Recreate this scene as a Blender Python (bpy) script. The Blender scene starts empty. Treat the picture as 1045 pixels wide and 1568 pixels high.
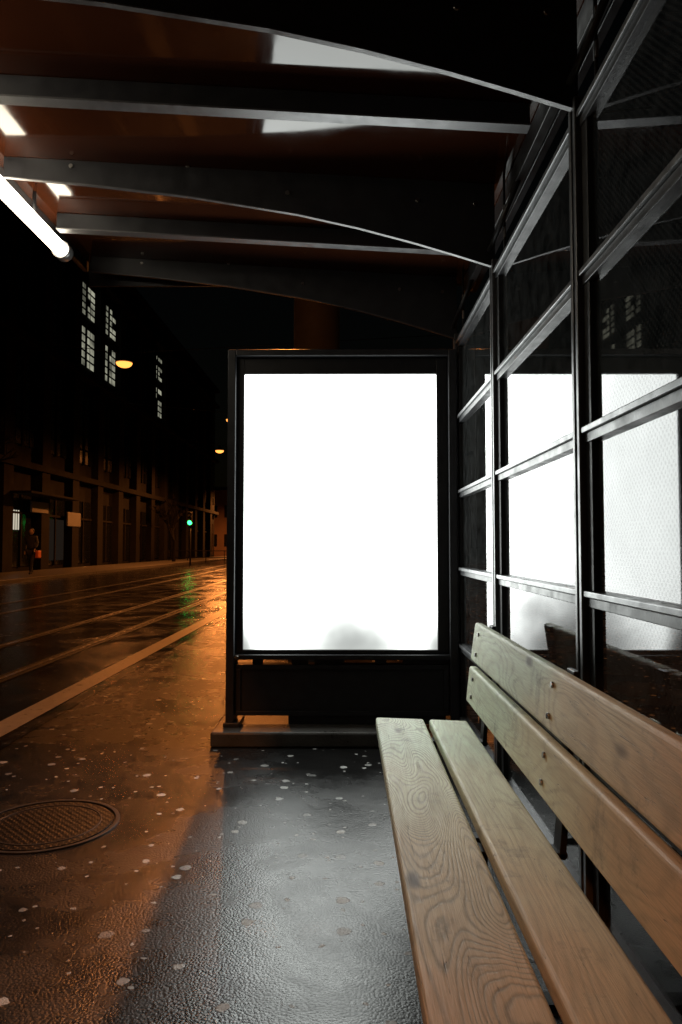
import bpy, bmesh, math, random
from mathutils import Vector, Matrix
random.seed(4)
H=1.17
sc=bpy.context.scene
sc.view_settings.view_transform='Standard'
sc.view_settings.look='None'
sc.view_settings.exposure=0

# ---------------------------------------------------------------- materials
def newmat(name):
    m=bpy.data.materials.new(name); m.use_nodes=True
    nt=m.node_tree; nt.nodes.clear()
    out=nt.nodes.new('ShaderNodeOutputMaterial')
    return m,nt,out
def N(nt,t,**k):
    n=nt.nodes.new(t)
    for a,b in k.items():
        setattr(n,a,b)
    return n
def L(nt,a,b): nt.links.new(a,b)
def math_(nt,op,a,b=None,c=None,clamp=False):
    n=nt.nodes.new('ShaderNodeMath'); n.operation=op; n.use_clamp=clamp
    for i,v in enumerate((a,b,c)):
        if v is None: continue
        if isinstance(v,(int,float)): n.inputs[i].default_value=v
        else: nt.links.new(v,n.inputs[i])
    return n.outputs[0]
def mrange(nt,v,a,b,c,d,smooth=False):
    n=nt.nodes.new('ShaderNodeMapRange')
    if smooth: n.interpolation_type='SMOOTHSTEP'
    nt.links.new(v,n.inputs[0])
    for i,x in zip((1,2,3,4),(a,b,c,d)): n.inputs[i].default_value=x
    return n.outputs[0]
def mixc(nt,f,a,b):
    n=nt.nodes.new('ShaderNodeMix'); n.data_type='RGBA'
    if isinstance(f,(int,float)): n.inputs[0].default_value=f
    else: nt.links.new(f,n.inputs[0])
    for i,v in ((6,a),(7,b)):
        if isinstance(v,tuple): n.inputs[i].default_value=(v+(1,))[:4]
        else: nt.links.new(v,n.inputs[i])
    return n.outputs[2]
def objco(nt,scale=(1,1,1),loc=(0,0,0)):
    tc=N(nt,'ShaderNodeTexCoord'); mp=N(nt,'ShaderNodeMapping')
    mp.inputs['Scale'].default_value=scale; mp.inputs['Location'].default_value=loc
    L(nt,tc.outputs['Object'],mp.inputs[0]); return mp.outputs[0]
def noise(nt,co,scale,detail=3,rough=.5,dist=0):
    n=N(nt,'ShaderNodeTexNoise'); n.inputs['Scale'].default_value=scale
    n.inputs['Detail'].default_value=detail; n.inputs['Roughness'].default_value=rough
    n.inputs['Distortion'].default_value=dist
    L(nt,co,n.inputs['Vector']); return n.outputs['Fac']
def simple(name,col,rough=.5,metal=0,var=.3,bump=.0,nscale=12,spec=.5):
    m,nt,out=newmat(name); p=N(nt,'ShaderNodeBsdfPrincipled')
    co=objco(nt); n=noise(nt,co,nscale,5,.6)
    c=mixc(nt,n,tuple(x*(1-var) for x in col),tuple(min(1,x*(1+var)) for x in col))
    L(nt,c,p.inputs['Base Color']); p.inputs['Metallic'].default_value=metal
    L(nt,mrange(nt,n,.3,.7,max(.02,rough-.1),rough+.1),p.inputs['Roughness'])
    p.inputs['Specular IOR Level'].default_value=spec
    if bump:
        b=N(nt,'ShaderNodeBump'); b.inputs['Strength'].default_value=1; b.inputs['Distance'].default_value=bump
        L(nt,noise(nt,co,nscale*8,4),b.inputs['Height']); L(nt,b.outputs[0],p.inputs['Normal'])
    L(nt,p.outputs[0],out.inputs[0]); return m
def emis(name,col,s):
    m,nt,out=newmat(name); e=N(nt,'ShaderNodeEmission'); e.inputs[0].default_value=col+(1,); e.inputs[1].default_value=s
    L(nt,e.outputs[0],out.inputs[0]); return m

def spots(nt,co,fine,scale,lo,rmax):
    """flattened pale spots (old chewing gum, droplets) scattered on the paving"""
    cod=N(nt,'ShaderNodeVectorMath',operation='ADD')
    nv=N(nt,'ShaderNodeTexNoise'); nv.inputs['Scale'].default_value=45; L(nt,co,nv.inputs['Vector'])
    sc_=N(nt,'ShaderNodeVectorMath',operation='SCALE'); sc_.inputs['Scale'].default_value=.024
    L(nt,nv.outputs['Color'],sc_.inputs[0]); L(nt,co,cod.inputs[0]); L(nt,sc_.outputs[0],cod.inputs[1])
    v2=N(nt,'ShaderNodeTexVoronoi',voronoi_dimensions='2D'); v2.inputs['Scale'].default_value=scale; L(nt,cod.outputs[0],v2.inputs['Vector'])
    sep=N(nt,'ShaderNodeSeparateColor'); L(nt,v2.outputs['Color'],sep.inputs[0])
    rad=mrange(nt,sep.outputs[0],lo,1,.0,rmax)
    s=math_(nt,'MULTIPLY',math_(nt,'SUBTRACT',rad,v2.outputs['Distance']),45,clamp=True)
    s=math_(nt,'MULTIPLY',s,mrange(nt,sep.outputs[1],.0,.7,.3,1))
    return math_(nt,'MULTIPLY',s,mrange(nt,fine,.3,.55,.45,1))
def asphalt(name,wet):
    m,nt,out=newmat(name); p=N(nt,'ShaderNodeBsdfPrincipled')
    co=objco(nt)
    big=noise(nt,co,1.3,5,.65,.5)
    mid=noise(nt,co,7,4,.6)
    fine=noise(nt,co,170,3,.75)
    vo=N(nt,'ShaderNodeTexVoronoi',voronoi_dimensions='2D'); vo.inputs['Scale'].default_value=110; L(nt,co,vo.inputs['Vector'])
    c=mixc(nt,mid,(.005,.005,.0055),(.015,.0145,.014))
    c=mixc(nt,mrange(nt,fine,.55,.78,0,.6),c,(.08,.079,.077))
    spot=spots(nt,co,fine,7.0,.42,.17)
    spot2=spots(nt,co,fine,16,.80,.16)
    spot=math_(nt,'MAXIMUM',spot,spot2)
    if wet: spot=math_(nt,'MULTIPLY',spot,.25)
    c=mixc(nt,math_(nt,'MULTIPLY',spot,.97),c,(.60,.60,.58))
    L(nt,c,p.inputs['Base Color'])
    r=mrange(nt,big,.40,.60,.09 if wet else .15,.24 if wet else .31,True)
    r=math_(nt,'ADD',r,mrange(nt,mid,.3,.7,-.03,.05))
    r=math_(nt,'ADD',r,math_(nt,'MULTIPLY',spot,.12))
    L(nt,r,p.inputs['Roughness'])
    p.inputs['Specular IOR Level'].default_value=.5
    b=N(nt,'ShaderNodeBump'); b.inputs['Strength'].default_value=.7; b.inputs['Distance'].default_value=.0011 if wet else .0014
    h=math_(nt,'ADD',math_(nt,'MULTIPLY',vo.outputs['Distance'],-.8),fine)
    h=math_(nt,'ADD',h,math_(nt,'MULTIPLY',spot,1.0))
    L(nt,h,b.inputs['Height'])
    b2=N(nt,'ShaderNodeBump'); b2.inputs['Strength'].default_value=.6; b2.inputs['Distance'].default_value=.009
    L(nt,noise(nt,co,2.6,4,.55),b2.inputs['Height']); L(nt,b.outputs[0],b2.inputs['Normal'])
    L(nt,b2.outputs[0],p.inputs['Normal'])
    L(nt,p.outputs[0],out.inputs[0]); return m

def wood(name,off,freq,contrast,lo,hi):
    """pale, greyed softwood with lit tones painted along Y; grain = contour lines of a stretched noise"""
    m,nt,out=newmat(name); p=N(nt,'ShaderNodeBsdfPrincipled')
    co=objco(nt,(5.0,1.0,5.0),(off,off*1.7,off*.6))
    f=noise(nt,co,1.15,1.2,.3,.35)
    co2=objco(nt,(1,1,1))
    sx=N(nt,'ShaderNodeSeparateXYZ'); L(nt,co2,sx.inputs[0])
    g=math_(nt,'ADD',math_(nt,'MULTIPLY',f,freq),math_(nt,'MULTIPLY',noise(nt,objco(nt,(60,5,60)),2,3),2.8))
    ring=math_(nt,'MULTIPLY_ADD',math_(nt,'SINE',g),.5,.5)
    ring=math_(nt,'POWER',ring,3.2)
    ring=math_(nt,'MULTIPLY',ring,mrange(nt,noise(nt,co2,9,4,.7),.35,.65,.45,1))
    fib=noise(nt,objco(nt,(300,7,300)),1.5,4,.7)
    light_y=math_(nt,'ADD',sx.outputs[1],math_(nt,'MULTIPLY',math_(nt,'SUBTRACT',noise(nt,co2,2.2,4),.5),1.8))
    w=mrange(nt,light_y,.8,2.4,0,1,True)
    base=mixc(nt,w,lo,hi)  # base colour imitates warm light near, cool billboard light at the far end
    base=mixc(nt,mrange(nt,noise(nt,objco(nt,(12,1.6,12)),1.6,5,.65),.42,.72,0,.5),base,(.42,.34,.19))
    c=mixc(nt,math_(nt,'MULTIPLY',ring,contrast),base,(.20,.165,.09))
    c=mixc(nt,mrange(nt,fib,.45,.85,0,.55),c,(.26,.21,.13))
    d=noise(nt,co2,7,7,.75)
    c=mixc(nt,mrange(nt,d,.56,.76,0,.75),c,(.14,.115,.07))
    ck=noise(nt,objco(nt,(45,1.3,45),(off,0,off)),1.6,2,.4)
    ckm=mrange(nt,math_(nt,'ABSOLUTE',math_(nt,'SUBTRACT',ck,.64)),0,.005,.8,0)
    c=mixc(nt,ckm,c,(.05,.038,.022))
    kv=N(nt,'ShaderNodeTexVoronoi'); kv.inputs['Scale'].default_value=1; L(nt,objco(nt,(7,2.6,7),(off*3,off,off)),kv.inputs['Vector'])
    kn=mrange(nt,kv.outputs['Distance'],.06,.16,.9,0,True)
    c=mixc(nt,kn,c,(.10,.055,.028))
    L(nt,c,p.inputs['Base Color'])
    L(nt,mrange(nt,fib,.3,.7,.48,.70),p.inputs['Roughness'])
    b=N(nt,'ShaderNodeBump'); b.inputs['Strength'].default_value=.7; b.inputs['Distance'].default_value=.0010
    hh=math_(nt,'ADD',math_(nt,'MULTIPLY',ring,-.7*contrast),fib)
    hh=math_(nt,'ADD',hh,math_(nt,'MULTIPLY',ckm,-1.0))
    L(nt,hh,b.inputs['Height']); L(nt,b.outputs[0],p.inputs['Normal'])
    L(nt,p.outputs[0],out.inputs[0]); return m

def glass(name,dots=False):
    m,nt,out=newmat(name)
    tr=N(nt,'ShaderNodeBsdfTransparent'); tr.inputs[0].default_value=(.86,.88,.87,1)
    gl=N(nt,'ShaderNodeBsdfGlossy'); gl.inputs['Roughness'].default_value=.02
    gl.inputs[0].default_value=(.99,.985,1,1)
    co=objco(nt)
    fr=N(nt,'ShaderNodeFresnel'); fr.inputs[0].default_value=1.5
    f=math_(nt,'MULTIPLY',fr.outputs[0],1.1,clamp=True)
    f=math_(nt,'MULTIPLY',f,mrange(nt,noise(nt,co,2.2,4,.65),.3,.7,1.0,.8))
    df=N(nt,'ShaderNodeBsdfDiffuse'); df.inputs[0].default_value=(.5,.52,.52,1)
    mx0=N(nt,'ShaderNodeMixShader')
    dirt=mrange(nt,noise(nt,co,14,5,.75),.35,.8,.006,.07)
    if dots:
        sp=N(nt,'ShaderNodeSeparateXYZ'); L(nt,co,sp.inputs[0])
        a=math_(nt,'SINE',math_(nt,'MULTIPLY',sp.outputs[1],2*math.pi/.02))
        b=math_(nt,'SINE',math_(nt,'MULTIPLY',sp.outputs[2],2*math.pi/.02))
        dd=mrange(nt,math_(nt,'MULTIPLY',a,b),.0,.4,0,1)
        f=math_(nt,'MULTIPLY',f,math_(nt,'MULTIPLY_ADD',dd,-.12,.95))
        dirt=math_(nt,'MULTIPLY_ADD',dd,.04,dirt)
    L(nt,dirt,mx0.inputs[0]); L(nt,tr.outputs[0],mx0.inputs[1]); L(nt,df.outputs[0],mx0.inputs[2])
    mx=N(nt,'ShaderNodeMixShader'); L(nt,f,mx.inputs[0]); L(nt,mx0.outputs[0],mx.inputs[1]); L(nt,gl.outputs[0],mx.inputs[2])
    L(nt,mx.outputs[0],out.inputs[0]); return m

M_frame=simple('anthracite_steel',(.036,.037,.041),.38,.3,.35,.0005,14)
M_flange=simple('flange_steel',(.11,.11,.115),.42,.4,.5,.0008,22)
M_rail=simple('grey_aluminium',(.16,.163,.17),.36,.6,.4,.0003,20)
M_light=simple('light_aluminium',(.4,.4,.4),.36,.6,.2,.0003,20)
M_black=simple('black_steel',(.018,.018,.019),.45,.2,.3,.0003,20)
M_bolt=simple('bolt_steel',(.3,.29,.27),.3,1,.2)
M_kerb=simple('wet_concrete',(.09,.085,.078),.35,0,.5,.003,9)
M_pillar=simple('pillar_paint',(.20,.19,.185),.5,0,.25,.001,6)
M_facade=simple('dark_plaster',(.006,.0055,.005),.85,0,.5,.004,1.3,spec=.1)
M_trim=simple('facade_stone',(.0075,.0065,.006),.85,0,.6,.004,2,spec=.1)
M_darkglass=simple('unlit_glass',(.004,.005,.006),.2,0,.3)
M_far=simple('distant_render',(.12,.075,.055),.9,0,.4,0,.6,spec=.1)
M_line=simple('road_paint',(.36,.34,.30),.35,0,.6,.001,14)
M_steelrail=simple('tram_rail_steel',(.55,.54,.52),.22,.8,.3)
M_bark=simple('bark',(.008,.007,.006),.9,0,.4,spec=.1)
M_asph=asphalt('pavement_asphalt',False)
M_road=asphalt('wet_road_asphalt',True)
M_glass=glass('safety_glass'); M_glassd=glass('dotted_safety_glass',True)

def roofmat():
    m,nt,out=newmat('lacquered_roof_panel'); p=N(nt,'ShaderNodeBsdfPrincipled'); co=objco(nt)
    n=noise(nt,co,1.3,4,.6)
    L(nt,mixc(nt,n,(.020,.0055,.002),(.052,.0145,.006)),p.inputs['Base Color'])
    L(nt,mrange(nt,noise(nt,co,6,4),.3,.7,.04,.13),p.inputs['Roughness'])
    p.inputs['Specular IOR Level'].default_value=.40
    b=N(nt,'ShaderNodeBump'); b.inputs['Strength'].default_value=.3; b.inputs['Distance'].default_value=.0012
    L(nt,noise(nt,co,5,2),b.inputs['Height']); L(nt,b.outputs[0],p.inputs['Normal'])
    L(nt,p.outputs[0],out.inputs[0]); return m
M_roof=roofmat()

def displaymat():
    m,nt,out=newmat('backlit_poster'); e=N(nt,'ShaderNodeEmission'); co=objco(nt)
    s=N(nt,'ShaderNodeSeparateXYZ'); L(nt,co,s.inputs[0]); x,z=s.outputs[0],s.outputs[2]
    wob=math_(nt,'MULTIPLY',math_(nt,'SUBTRACT',noise(nt,co,5,2),.5),.7)
    def blob(cx,cz,rx,rz,lo):
        d=math_(nt,'SQRT',math_(nt,'ADD',math_(nt,'POWER',math_(nt,'DIVIDE',math_(nt,'SUBTRACT',x,cx),rx),2),math_(nt,'POWER',math_(nt,'DIVIDE',math_(nt,'SUBTRACT',z,cz),rz),2)))
        d=math_(nt,'ADD',d,wob)
        return math_(nt,'POWER',2.718,mrange(nt,d,.0,1.6,math.log(lo),0,True))
    f=blob(.04,.59,.34,.27,.10)
    for a in ((-.65,.55,.09,.16,.10),(.56,.55,.09,.16,.10)):
        f=math_(nt,'MINIMUM',f,blob(*a))
    f=math_(nt,'MULTIPLY',f,mrange(nt,z,.54,.72,.8,1,True))
    L(nt,math_(nt,'MULTIPLY',f,6.4),e.inputs[1]); e.inputs[0].default_value=(.95,1,.96,1)
    L(nt,e.outputs[0],out.inputs[0]); return m
M_disp=displaymat()

# ---------------------------------------------------------------- geometry
def link(o,parent=None):
    sc.collection.objects.link(o)
    if parent: o.parent=parent
    return o
def empty(name):
    e=bpy.data.objects.new(name,None); e.empty_display_size=.2; return link(e)
def meshobj(name,bm,mat,parent=None,bevel=0,smooth=False,seg=2):
    bmesh.ops.recalc_face_normals(bm,faces=bm.faces)
    me=bpy.data.meshes.new(name); bm.to_mesh(me); bm.free()
    if mat: me.materials.append(mat)
    if smooth:
        for f in me.polygons: f.use_smooth=True
    o=link(bpy.data.objects.new(name,me),parent)
    if bevel:
        b=o.modifiers.new('bevel','BEVEL'); b.width=bevel; b.segments=seg; b.limit_method='ANGLE'; b.harden_normals=False
    return o
def addbox(bm,x0,x1,y0,y1,z0,z1):
    v=[bm.verts.new(c) for c in ((x0,y0,z0),(x1,y0,z0),(x1,y1,z0),(x0,y1,z0),(x0,y0,z1),(x1,y0,z1),(x1,y1,z1),(x0,y1,z1))]
    for f in ((0,3,2,1),(4,5,6,7),(0,1,5,4),(1,2,6,5),(2,3,7,6),(3,0,4,7)): bm.faces.new([v[i] for i in f])
def boxes(name,lst,mat,parent=None,bevel=0,seg=2):
    bm=bmesh.new()
    for b in lst: addbox(bm,*b)
    return meshobj(name,bm,mat,parent,bevel,seg=seg)
def addprism(bm,prof,y0,y1):
    a=[bm.verts.new((x,y0,z)) for x,z in prof]; b=[bm.verts.new((x,y1,z)) for x,z in prof]
    bm.faces.new(a); bm.faces.new(b[::-1]); n=len(prof)
    for i in range(n): bm.faces.new((a[i],b[i],b[(i+1)%n],a[(i+1)%n]))
def addcyl(bm,p0,p1,r0,r1=None,n=12,caps=True):
    r1=r0 if r1 is None else r1
    p0=Vector(p0);p1=Vector(p1);d=(p1-p0).normalized()
    u=d.orthogonal().normalized(); w=d.cross(u)
    A=[];B=[]
    for i in range(n):
        a=2*math.pi*i/n; o=u*math.cos(a)+w*math.sin(a)
        A.append(bm.verts.new(p0+o*r0)); B.append(bm.verts.new(p1+o*r1))
    for i in range(n): bm.faces.new((A[i],A[(i+1)%n],B[(i+1)%n],B[i]))
    if caps: bm.faces.new(A[::-1]); bm.faces.new(B)
def cyls(name,lst,mat,parent=None,n=12,smooth=True):
    bm=bmesh.new()
    for c in lst: addcyl(bm,*c,n=n)
    o=meshobj(name,bm,mat,parent)
    if smooth:
        for f in o.data.polygons:
            f.use_smooth=len(f.vertices)==4
    return o
def sheet(name,x0,x1,y0,y1,z,mat,parent=None):
    bm=bmesh.new(); bm.faces.new([bm.verts.new(c) for c in ((x0,y0,z),(x1,y0,z),(x1,y1,z),(x0,y1,z))])
    return meshobj(name,bm,mat,parent)

# ground
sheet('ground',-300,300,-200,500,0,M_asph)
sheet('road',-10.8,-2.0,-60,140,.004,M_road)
boxes('far_pavement',[(-14.0,-10.8,-60,140,0,.12)],M_kerb,bevel=.01)
mk=empty('road_marking')
sheet('edge_line',-2.31,-2.12,-30,90,.008,M_line,mk)
def ribbon(name,xf,w,z,mat,parent):
    bm=bmesh.new(); prev=None
    for i in range(0,160):
        y=-20+i*.75; x=xf(y)
        a=bm.verts.new((x-w/2,y,z)); b=bm.verts.new((x+w/2,y,z))
        if prev: bm.faces.new((prev[0],prev[1],b,a))
        prev=(a,b)
    return meshobj(name,bm,mat,parent)
tt=empty('tram_track')
def cur(x0): return lambda y: x0-.0006*max(0,y-12)**2
for k,x0 in enumerate((-3.05,-4.05,-6.0,-7.0)):
    ribbon('rail_bed_%d'%k,cur(x0),.17,.008,M_black,tt)
    ribbon('rail_%d'%k,cur(x0),.055,.012,M_steelrail,tt)

# manhole
mh=empty('manhole_cover')
def manmat():
    m,nt,out=newmat('cast_iron'); p=N(nt,'ShaderNodeBsdfPrincipled'); co=objco(nt)
    p.inputs['Base Color'].default_value=(.006,.0057,.0054,1); p.inputs['Metallic'].default_value=.0; p.inputs['Roughness'].default_value=.33
    p.inputs['Specular IOR Level'].default_value=.4
    s=N(nt,'ShaderNodeSeparateXYZ'); L(nt,co,s.inputs[0])
    a=math_(nt,'SINE',math_(nt,'MULTIPLY',s.outputs[0],2*math.pi/.035)); b=math_(nt,'SINE',math_(nt,'MULTIPLY',s.outputs[1],2*math.pi/.035))
    bp=N(nt,'ShaderNodeBump'); bp.inputs['Distance'].default_value=.0016; bp.inputs['Strength'].default_value=.5
    h=math_(nt,'ADD',mrange(nt,math_(nt,'MULTIPLY',a,b),-.2,.2,0,1),math_(nt,'MULTIPLY',noise(nt,co,70,4),3))
    L(nt,h,bp.inputs['Height']); L(nt,bp.outputs[0],p.inputs['Normal'])
    L(nt,p.outputs[0],out.inputs[0]); return m
Mi=manmat()
MX,MY=-1.27,3.16
cyls('cover_plate',[((MX,MY,.001),(MX,MY,.004),.27)],Mi,mh,n=48,smooth=False)
def annulus(name,r0,r1,z0,z1,mat,parent):
    bm=bmesh.new(); n=64; R=[]
    for i in range(n):
        a=2*math.pi*i/n; c,s=math.cos(a),math.sin(a)
        R.append([bm.verts.new((MX+r*c,MY+r*s,z)) for r,z in ((r0,z0),(r0,z1),(r1,z1),(r1,z0))])
    for i in range(n):
        A=R[i];B=R[(i+1)%n]
        for k in range(3): bm.faces.new((A[k],B[k],B[k+1],A[k+1]))
    return meshobj(name,bm,mat,parent,bevel=.0015)
annulus('frame_ring',.282,.300,.0,.006,M_black,mh)
annulus('inner_ring',.218,.226,.0,.006,M_black,mh)

# ---------------------------------------------------------------- shelter
sh=empty('bus_shelter')
XW=.70
PY=[4.60,3.40,2.16,.93,-.30]
zs=[2.425,1.95,1.49,1.02,.56,.12]
posts=[];posts2=[];stiles=[]
for y in PY:
    posts+= [(XW-.030,XW+.03,y-.032,y-.009,0,H+1.33),(XW-.030,XW+.03,y+.009,y+.032,0,H+1.33)]
    posts2.append((XW-.016,XW+.02,y-.009,y+.009,0,H+1.32))
    if y>0:
        for k in range(5): stiles.append((XW-.012,XW+.012,y-.085,y-.0325,zs[k+1]+.025,zs[k]-.023))
boxes('wall_posts',posts,simple('post_steel',(.11,.112,.117),.36,.4,.25,.0004,14),sh,.003)
boxes('wall_post_cores',posts2,M_black,sh)
boxes('pane_stiles',stiles,M_black,sh,.002)
rl=[];rl2=[]
for i in range(4):
    a=PY[i+1]+.033; b=PY[i]-.033
    for z in zs:
        rl.append((XW-.026,XW+.024,a,b,z+.006,z+.024))
        rl2.append((XW-.016,XW+.020,a,b,z-.022,z+.005))
boxes('wall_rails',rl,M_rail,sh,.003)
boxes('wall_rail_seals',rl2,M_frame,sh,.002)
for i in range(4):
    a=PY[i+1]+.03; b=PY[i]-.03
    for k in range(5):
        bm=bmesh.new(); x=XW+.004
        bm.faces.new([bm.verts.new(c) for c in ((x,a,zs[k+1]),(x,a,zs[k]),(x,b,zs[k]),(x,b,zs[k+1]))])
        me=bpy.data.meshes.new('glass'); bm.normal_update(); bm.faces.ensure_lookup_table()
        if bm.faces[0].normal.x>0: bm.faces[0].normal_flip()
        bm.to_mesh(me); bm.free()
        me.materials.append(M_glassd if i==2 else M_glass)
        link(bpy.data.objects.new('glass_pane_%d_%d'%(i,k),me),sh)
def roofz(x): return H+1.70+(.65-x)*.062
prof=[(.69,1.305),(.5,1.366),(.31,1.424),(.05,1.495),(-.232,1.56),(-.735,1.645),(-1.2,1.702),(-1.62,1.745)]
fp=[(x,H+z) for x,z in prof]+[(-1.62,roofz(-1.62)-.002),(.69,roofz(.69)-.002)]
bm=bmesh.new()
for y in PY: addprism(bm,fp,y-.006,y+.006)
meshobj('cantilever_fins',bm,M_frame,sh)
bm=bmesh.new()
for y in PY:
    for i in range(len(prof)-1):
        (x0,z0),(x1,z1)=prof[i],prof[i+1]
        addprism(bm,[(x0,H+z0-.001),(x1,H+z1-.001),(x1,H+z1-.006),(x0,H+z0-.006)],y-.010,y+.010)
meshobj('fin_flanges',bm,M_flange,sh)
bm=bmesh.new(); bm2=bmesh.new()
for y in (4.0,2.78,1.55,.3):
    def q(x,d): return (x,roofz(x)-d)
    addprism(bm,[q(.70,.002),q(.70,.085),q(-1.60,.085),q(-1.60,.002)],y-.02,y+.02)
    addprism(bm2,[q(.70,.086),q(.70,.094),q(-1.60,.094),q(-1.60,.086)],y-.030,y+.030)
meshobj('purlins',bm,M_frame,sh,.002); meshobj('purlin_flanges',bm2,M_flange,sh,.001)
bm=bmesh.new()
addprism(bm,[(.80,roofz(.80)),(-1.68,roofz(-1.68)),(-1.68,roofz(-1.68)+.05),(.80,roofz(.80)+.05)],-1.0,4.72)
meshobj('roof_panel',bm,M_roof,sh)
boxes('roof_fascia',[(-1.715,-1.682,-1.0,4.72,roofz(-1.68)-.06,roofz(-1.68)+.06),(.80,.835,-1.0,4.72,roofz(.8)-.05,roofz(.8)+.06),(-1.68,.80,4.722,4.74,roofz(.8)-.0,roofz(-1.68)+.055)],M_frame,sh,.004)
boxes('eave_beam',[(.735,.775,-1.0,4.66,roofz(.75)-.10,roofz(.75)-.004)],M_black,sh,.003)
cl=[];br=[]
for y in PY[:-1]:
    for z in (2.60,2.70): cl.append((.712,.722,y-.10,y-.075,z-.025,z+.025))
    br.append(((.66,y-.02,H+1.37),(.75,y-.24,roofz(.75)-.09),.012))
boxes('clips',cl,M_light,sh,.003)
cyls('clip_rods',[((.717,y-.088,2.44),(.717,y-.088,roofz(.717)),.006) for y in PY[:-1]],M_frame,sh,8)
cyls('braces',br,M_frame,sh,10)
bl=[]
for y in PY:
    for x in (-1.3,-.75,-.28,.33,.6):
        z=(H+1.79 if x<-.5 else roofz(x)-.10)
        bl.append(((x,y-.013,z),(x,y+.013,z),.010))
cyls('bolts',bl,M_bolt,sh,12)

# fluorescent lamp
fl=empty('fluorescent_lamp')
lx,lz=-1.625,H+1.685
cyls('tube',[((lx,1.9,lz),(lx,4.10,lz),.038)],emis('tube_glow',(1,.88,.68),14),fl,24)
cyls('end_caps',[((lx,4.10,lz),(lx,4.17,lz),.050),((lx,1.84,lz),(lx,1.90,lz),.050)],M_light,fl,24)
cyls('brackets',[((lx,y,lz+.038),(lx,y,roofz(lx)),.010) for y in (2.2,3.75)],M_frame,fl)

# ---------------------------------------------------------------- billboard
bb=empty('illuminated_billboard')
xl,xr=-.735,.672; dx0,dx1,dz0,dz1=-.638,.553,.54,2.24
fy0,fy1=4.50,4.68; zt=2.385
boxes('outer_frame',[(xl,xl+.05,fy0,fy1,.10,zt),(xr-.05,xr,fy0,fy1,.10,zt),(xl+.05,xr-.05,fy0,fy1,zt-.04,zt),(xl+.05,xr-.05,fy0+.01,fy1-.01,.485,.515)],M_frame,bb,.005)
boxes('door_frame',[(xl+.052,dx0,4.545,4.62,.517,zt-.042),(dx1,xr-.052,4.545,4.62,.517,zt-.042),(dx0,dx1,4.545,4.62,dz1,zt-.042),(dx0,dx1,4.545,4.62,.517,dz0)],M_black,bb,.003)
bm=bmesh.new(); bm.faces.new([bm.verts.new(c) for c in ((dx0-.004,4.57,dz0-.004),(dx1+.004,4.57,dz0-.004),(dx1+.004,4.57,dz1+.004),(dx0-.004,4.57,dz1+.004))])
meshobj('backlit_poster',bm,M_disp,bb)
boxes('back_panel',[(xl+.055,xr-.055,4.625,4.66,.517,zt-.045)],M_frame,bb)
boxes('base_panel',[(xl+.052,xr-.052,4.56,4.63,.145,.452)],M_frame,bb,.003)
boxes('base_panel_trim',[(xl+.052,xr-.052,4.54,4.558,.425,.452),(xl+.052,xr-.052,4.54,4.558,.145,.17),(xl+.052,xl+.085,4.54,4.558,.171,.424),(xr-.085,xr-.052,4.54,4.558,.171,.424)],M_frame,bb,.002)
boxes('slot_spacers',[(x,x1,4.56,4.60,.453,.484) for x,x1 in ((-.58,-.52),(-.34,-.24),(-.20,-.02),(.17,.24),(.34,.62))],M_black,bb)
boxes('feet',[(xl-.01,xl+.09,4.47,4.70,.09,.115),(xr-.09,xr+.0,4.47,4.70,0,.115),(-.36,.60,4.56,4.60,.0885,.144)],M_frame,bb,.004)
cyls('lock',[((xl+.065,4.53,.50),(xl+.065,4.50,.50),.012)],M_bolt,bb)
boxes('concrete_kerb_block',[(-.80,.20,4.36,4.80,0,.088)],M_kerb,bevel=.012)

# ---------------------------------------------------------------- bench
be=empty('wooden_bench')
Y0,Y1=.55,3.16
NEAR_LIT=(.78,.53,.28); FAR_LIT=(.80,.88,.66)  # one wood in two light tones: warm-lit near end, billboard-lit far end
def plank(name,prof,mat):
    bm=bmesh.new(); addprism(bm,prof,Y0,Y1); return meshobj(name,bm,mat,be,.010,seg=3)
plank('seat_plank_front',[(.12,.405),(.322,.400),(.322,.445),(.12,.452)],wood('pine_a',3.1,380,.75,NEAR_LIT,FAR_LIT))
plank('seat_plank_rear',[(.345,.400),(.505,.394),(.505,.438),(.345,.444)],wood('pine_b',7.7,130,.28,NEAR_LIT,FAR_LIT))
def back(name,x0,z0,x1,z1,t,mat):
    d=Vector((x1-x0,z1-z0)).normalized(); n=Vector((d.y,-d.x))*t
    plank(name,[(x0,z0),(x0+n.x,z0+n.y),(x1+n.x,z1+n.y),(x1,z1)],mat)
back('back_plank_upper',.520,.692,.542,.850,.036,wood('pine_c',12.4,170,.36,NEAR_LIT,FAR_LIT))
back('back_plank_lower',.500,.520,.516,.668,.036,wood('pine_d',17.9,120,.26,NEAR_LIT,FAR_LIT))
bm=bmesh.new()
for y in (3.02,1.95,.85):
    addprism(bm,[(.14,.385),(.14,.399),(.56,.392),(.56,.378)],y-.03,y+.03)
    addprism(bm,[(.538,.376),(.555,.374),(.597,.85),(.582,.85)],y-.03,y+.03)
    addprism(bm,[(.30,.02),(.34,.02),(.36,.384),(.32,.384)],y-.02,y+.02)
    addprism(bm,[(.20,.001),(.60,.001),(.60,.018),(.20,.018)],y-.03,y+.03)
meshobj('steel_supports',bm,M_black,be,.002)
bl=[]
for y in (3.04,1.95,.85):
    for (x,z) in ((.504,.56),(.512,.63),(.524,.73),(.536,.81)):
        bl.append(((x+.002,y,z),(x-.006,y,z+.001),.008))
cyls('bolts',bl,M_bolt,be)

# ---------------------------------------------------------------- pillar
pl=empty('concrete_pillar')
cyls('shaft',[((-.29,7.0,0),(-.29,7.0,9.5),.22)],M_pillar,pl,40)
cyls('base_collar',[((-.29,7.0,0),(-.29,7.0,.25),.27)],M_kerb,pl,40)

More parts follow.
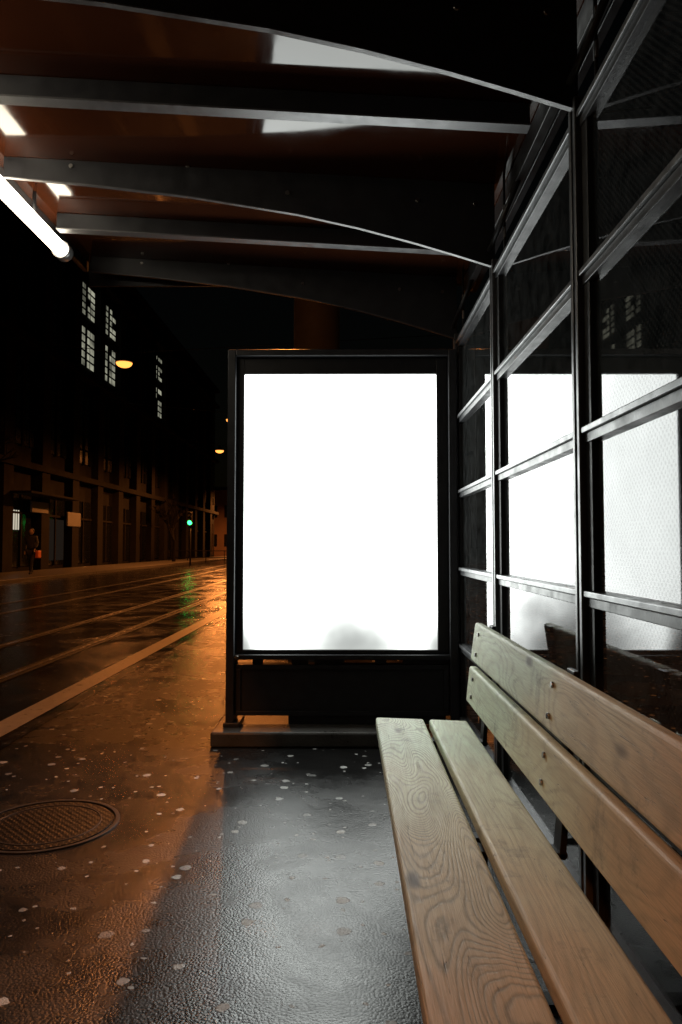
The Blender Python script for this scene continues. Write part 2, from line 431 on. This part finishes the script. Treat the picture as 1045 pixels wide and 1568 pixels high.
# ---------------------------------------------------------------- street lamps
M_lampbody=simple('lamp_body',(.02,.02,.02),.5)
M_sod=emis('sodium_diffuser',(1,.32,.06),2.6)
def lamp(x,y,z,power,span=(-14,5)):
    e=empty('street_lamp')
    bm=bmesh.new()
    addcyl(bm,(x,y,z+.10),(x,y,z+.30),.32,.12,n=20); addcyl(bm,(x,y,z+.30),(x,y,z+.45),.08,.05,n=12)
    meshobj('canopy',bm,M_lampbody,e)
    bm=bmesh.new(); bmesh.ops.create_uvsphere(bm,u_segments=20,v_segments=12,radius=.30)
    for v in bm.verts: v.co=Vector((x+v.co.x,y+v.co.y,z+.08+v.co.z*.6 if v.co.z<0 else z+.08+v.co.z*.05))
    meshobj('diffuser',bm,M_sod,e,smooth=True)
    cyls('span_wire',[((span[0],y,z+1.2),(x,y,z+.45),.012),((x,y,z+.45),(span[1],y,z+1.2),.012)],M_black,e,6)
    ld=bpy.data.lights.new('sodium_light','SPOT'); ld.energy=power; ld.color=(1,.30,.06); ld.shadow_soft_size=.16
    ld.spot_size=math.radians(168); ld.spot_blend=.5
    lo=bpy.data.objects.new('sodium_light',ld); lo.location=(x,y,z-.28); link(lo,e)
lamp(-8.4,27.5,8.0,420)
lamp(-9.2,53,8.0,3500)
lamp(-1.22,14.2,8.6,2400,(-14,6))
lamp(-6.3,40,8.0,6000)  # extra unseen lamp behind the billboard edge, added for orange road reflections
lamp(-11,82,8.0,6500)
lamp(-3.5,-7.0,7.5,900)  # unseen lamp behind the camera, added to warm the near bench

# ---------------------------------------------------------------- factory building
fb=empty('factory_building')
FX=-14.0
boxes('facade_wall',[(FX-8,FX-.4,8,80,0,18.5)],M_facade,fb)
pil=[];led=[];pan_l=[];pan_d=[];mull=[]
for k in range(-7,11):
    y=38.5+3.8*k
    pil.append((FX-.399,FX,y-.95,y-.05,0,17.6))
    for (z0,z1,lit) in ((10.97,13.17,k in(0,1,4)),(13.77,15.57,k in(0,1,4)),(5.6,9.6,False)):
        ny=4; nz=5
        for a in range(ny):
            for b in range(nz):
                ya=y+2.8*a/ny; zb=z0+(z1-z0)*b/nz
                L_=pan_l if (lit and random.random()<(.93 if k!=4 else .6)) else pan_d
                L_.append((FX-.33,FX-.32,ya+.05,ya+2.8/ny-.05,zb+.06,zb+(z1-z0)/nz-.06))
        mull.append((FX-.36,FX-.26,y+1.3,y+1.5,z0,z1))
for z in (4.6,10.2,16.2,17.9): led.append((FX-.42,FX+.08,8,80,z,z+.28))
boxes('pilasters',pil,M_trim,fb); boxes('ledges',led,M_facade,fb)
def litpane():
    m,nt,out=newmat('lit_pane'); e=N(nt,'ShaderNodeEmission'); e.inputs[0].default_value=(.9,.9,.68,1)
    L(nt,mrange(nt,noise(nt,objco(nt),1.1,3),.35,.65,.08,.40),e.inputs[1]); L(nt,e.outputs[0],out.inputs[0]); return m
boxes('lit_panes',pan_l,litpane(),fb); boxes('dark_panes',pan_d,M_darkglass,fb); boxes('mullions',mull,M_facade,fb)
sw=[];sd=[]
for k in range(-7,11):
    y=38.5+3.8*k
    sd.append((FX-.38,FX-.36,y+.1,y+2.7,.3,3.6))
    sw.append((FX-.36,FX-.28,y+1.35,y+1.45,.3,3.6))
    sw.append((FX-.36,FX-.28,y+.1,y+1.34,2.6,2.7)); sw.append((FX-.36,FX-.28,y+1.46,y+2.7,2.6,2.7))
boxes('ground_floor_glazing',sd,M_darkglass,fb); boxes('glazing_bars',sw,M_trim,fb)
boxes('lit_shop_window',[(FX-.30,FX-.29,31.3+i*.22,31.42+i*.22,1.9,2.75) for i in range(4)],emis('shop_light',(1,.9,.7),.6),fb)
boxes('shop_interior_glow',[(FX-.35,FX-.34,34.8,37.3,.5,2.5)],emis('shop_dim',(1,.7,.5),.012),fb)
boxes('shop_sign_panel',[(FX-.05,FX+.05,32.6,34.4,2.7,3.2),(FX-.05,FX+.05,36.8,38.6,2.2,2.9)],simple('sign_white',(.12,.118,.115),.6),fb,.02)
boxes('awning',[(FX,FX+.9,30.5,36,3.4,3.5)],M_facade,fb,.02)

db=empty('distant_building')
boxes('walls',[(-22,-3,92,100,0,8.2),(-3,16,96,104,0,13)],M_far,db)
boxes('roof_slabs',[(-22.3,-2.7,91.6,100.4,8.2,8.6),(-2.7,16.3,95.6,104.4,13,13.5)],M_facade,db)
boxes('windows',[(-21+i*1.9,-20+i*1.9,91.95,91.98,z,z+1.5) for i in range(9) for z in (1.2,4.8)],M_darkglass,db)

rg=empty('metal_railing')
cyls('rails',[((-13.5,56,.85),(-5,56,.85),.03),((-13.5,56,.35),(-5,56,.35),.03)]+[((-13.5+i*1.4,56,0),(-13.5+i*1.4,56,.9),.03) for i in range(7)],M_trim,rg,8)

tl=empty('traffic_light'); tx,ty=-9.55,45
cyls('pole',[((tx,ty,0),(tx,ty,3.3),.05)],M_black,tl)
boxes('head',[(tx-.15,tx+.15,ty-.22,ty-.05,2.45,3.30)],M_black,tl,.03)
cyls('dark_lenses',[((tx,ty-.225,z),(tx,ty-.24,z),.095) for z in (2.88,3.13)],M_black,tl,20)
cyls('green_lens',[((tx,ty-.225,2.62),(tx,ty-.25,2.62),.13)],emis('green_signal',(.02,1,.12),11),tl,20)
bm=bmesh.new()
for z in (2.62,2.88,3.13):
    for i in range(8):
        a0=math.pi*i/8; a1=math.pi*(i+1)/8
        vs=[bm.verts.new((tx+.135*math.cos(a),yy,z+.135*math.sin(a))) for a,yy in ((a0,ty-.22),(a1,ty-.22),(a1,ty-.38),(a0,ty-.38))]
        bm.faces.new(vs)
meshobj('visors',bm,M_black,tl)

def tree(x,y,h,seed):
    random.seed(seed); bm=bmesh.new()
    def br(p,d,l,r,dep):
        q=p+d*l; addcyl(bm,p,q,r,r*.68,n=7,caps=False)
        if dep==0: return
        for _ in range(3 if dep>1 else 4):
            nd=(d+Vector((random.uniform(-.7,.7),random.uniform(-.7,.7),random.uniform(-.1,.5)))).normalized()
            br(p+d*l*random.uniform(.75,1),nd,l*random.uniform(.55,.8),r*.6,dep-1)
    br(Vector((x,y,0)),Vector((0.03,0,1)),h*.33,.14,5)
    return meshobj('bare_tree',bm,M_bark)
tree(-12.2,52,5.0,3); tree(-12.4,24.2,7,9)

# pedestrian
pd=empty('pedestrian'); px,py=-11.9,27.8; gz=.12
def skin(name,verts,edges,radii,mat,root=0):
    me=bpy.data.meshes.new(name); me.from_pydata([(px+v[0],py+v[1],gz+v[2]) for v in verts],edges,[]); me.materials.append(mat)
    o=link(bpy.data.objects.new(name,me),pd)
    s=o.modifiers.new('skin','SKIN')
    for i,r in enumerate(radii):
        rr=(r,r) if not isinstance(r,tuple) else r
        me.skin_vertices[0].data[i].radius=rr
    me.skin_vertices[0].data[root].use_root=True
    su=o.modifiers.new('sub','SUBSURF'); su.levels=2; su.render_levels=2
    return o
coat=simple('dark_coat',(.03,.03,.035),.8); trou=simple('trousers',(.02,.022,.03),.85); skinm=simple('skin',(.45,.28,.2),.6); hair=simple('hair',(.03,.02,.015),.7)
skin('body_coat',[(0,0,.92),(0,.0,1.12),(0,.0,1.34),(0,0,1.46),(-.17,0,1.40),(-.24,.07,1.14),(-.22,-.06,.92),(.17,0,1.40),(.24,-.05,1.15),(.23,-.22,1.0)],
     [(0,1),(1,2),(2,3),(2,4),(4,5),(5,6),(2,7),(7,8),(8,9)],[(.17,.13),(.16,.12),(.18,.12),.065,.08,.06,.045,.08,.06,.045],coat)
skin('legs',[(0,0,.9),(-.09,0,.84),(-.10,.12,.48),(-.10,.34,.10),(-.10,.24,.03),(.09,0,.84),(.10,-.18,.50),(.10,-.26,.09),(.10,-.38,.04)],
     [(0,1),(1,2),(2,3),(3,4),(0,5),(5,6),(6,7),(7,8)],[.13,.095,.065,.05,.04,.095,.065,.05,.04],trou)
def hand(name,w,d):
    # palm plus five short fingers
    w=Vector(w); d=Vector(d).normalized(); s=Vector((0,1,0)) if abs(d.y)<.7 else Vector((0,0,1))
    vs=[w,w+d*.08]; es=[(0,1)]; rr=[(.022,.03),(.022,.036)]
    for i,l in enumerate((.060,.072,.068,.052)):
        o=s*(.027-.018*i); vs+= [w+d*.085+o,w+d*(.085+l)+o+Vector((.012,0,0))]; es+=[(1,len(vs)-2),(len(vs)-2,len(vs)-1)]; rr+=[.009,.008]
    vs+=[w+d*.03+s*.035,w+d*.075+s*.055]; es+=[(0,len(vs)-2),(len(vs)-2,len(vs)-1)]; rr+=[.011,.009]
    skin(name,[tuple(v) for v in vs],es,rr,skinm)
hand('hand_left',(-.22,-.06,.90),(0,-.15,-1)); hand('hand_right',(.23,-.23,.98),(0,-.5,-1))
bm=bmesh.new(); bmesh.ops.create_uvsphere(bm,u_segments=20,v_segments=14,radius=1)
for v in bm.verts: v.co=Vector((px+v.co.x*.078,py-.01+v.co.y*.095,gz+1.61+v.co.z*.118))
meshobj('head',bm,skinm,pd,smooth=True)
bm=bmesh.new(); bmesh.ops.create_uvsphere(bm,u_segments=20,v_segments=14,radius=1)
for v in bm.verts: v.co=Vector((px+v.co.x*.088,py+.018+v.co.y*.098,gz+1.64+v.co.z*.11))
meshobj('hair',bm,hair,pd,smooth=True)
bm=bmesh.new(); addcyl(bm,(px,py-.10,gz+1.60),(px,py-.125,gz+1.585),.016,.008,n=8); meshobj('nose',bm,skinm,pd)
boxes('orange_bag',[(px+.20,px+.32,py-.14,py+.16,gz+.62,gz+.90)],simple('bag_orange',(.7,.16,.04),.6),pd,.03)

# ---------------------------------------------------------------- world
w=bpy.data.worlds.new('World'); sc.world=w; w.use_nodes=True; nt=w.node_tree
bg=nt.nodes['Background']; sky=nt.nodes.new('ShaderNodeTexSky'); sky.sky_type='NISHITA'; sky.sun_disc=False
sky.sun_elevation=math.radians(1); sky.sun_rotation=math.radians(200)
nt.links.new(sky.outputs[0],bg.inputs[0]); bg.inputs[1].default_value=.001

cd=bpy.data.cameras.new('camera'); cam=bpy.data.objects.new('camera',cd); link(cam)
cd.sensor_fit='VERTICAL'; cd.sensor_height=36; cd.lens=26; cd.clip_end=1000; cd.clip_start=.05
cam.location=(0,0,H); cam.rotation_euler=(math.radians(90+2.68),0,math.radians(.48))
sc.camera=cam
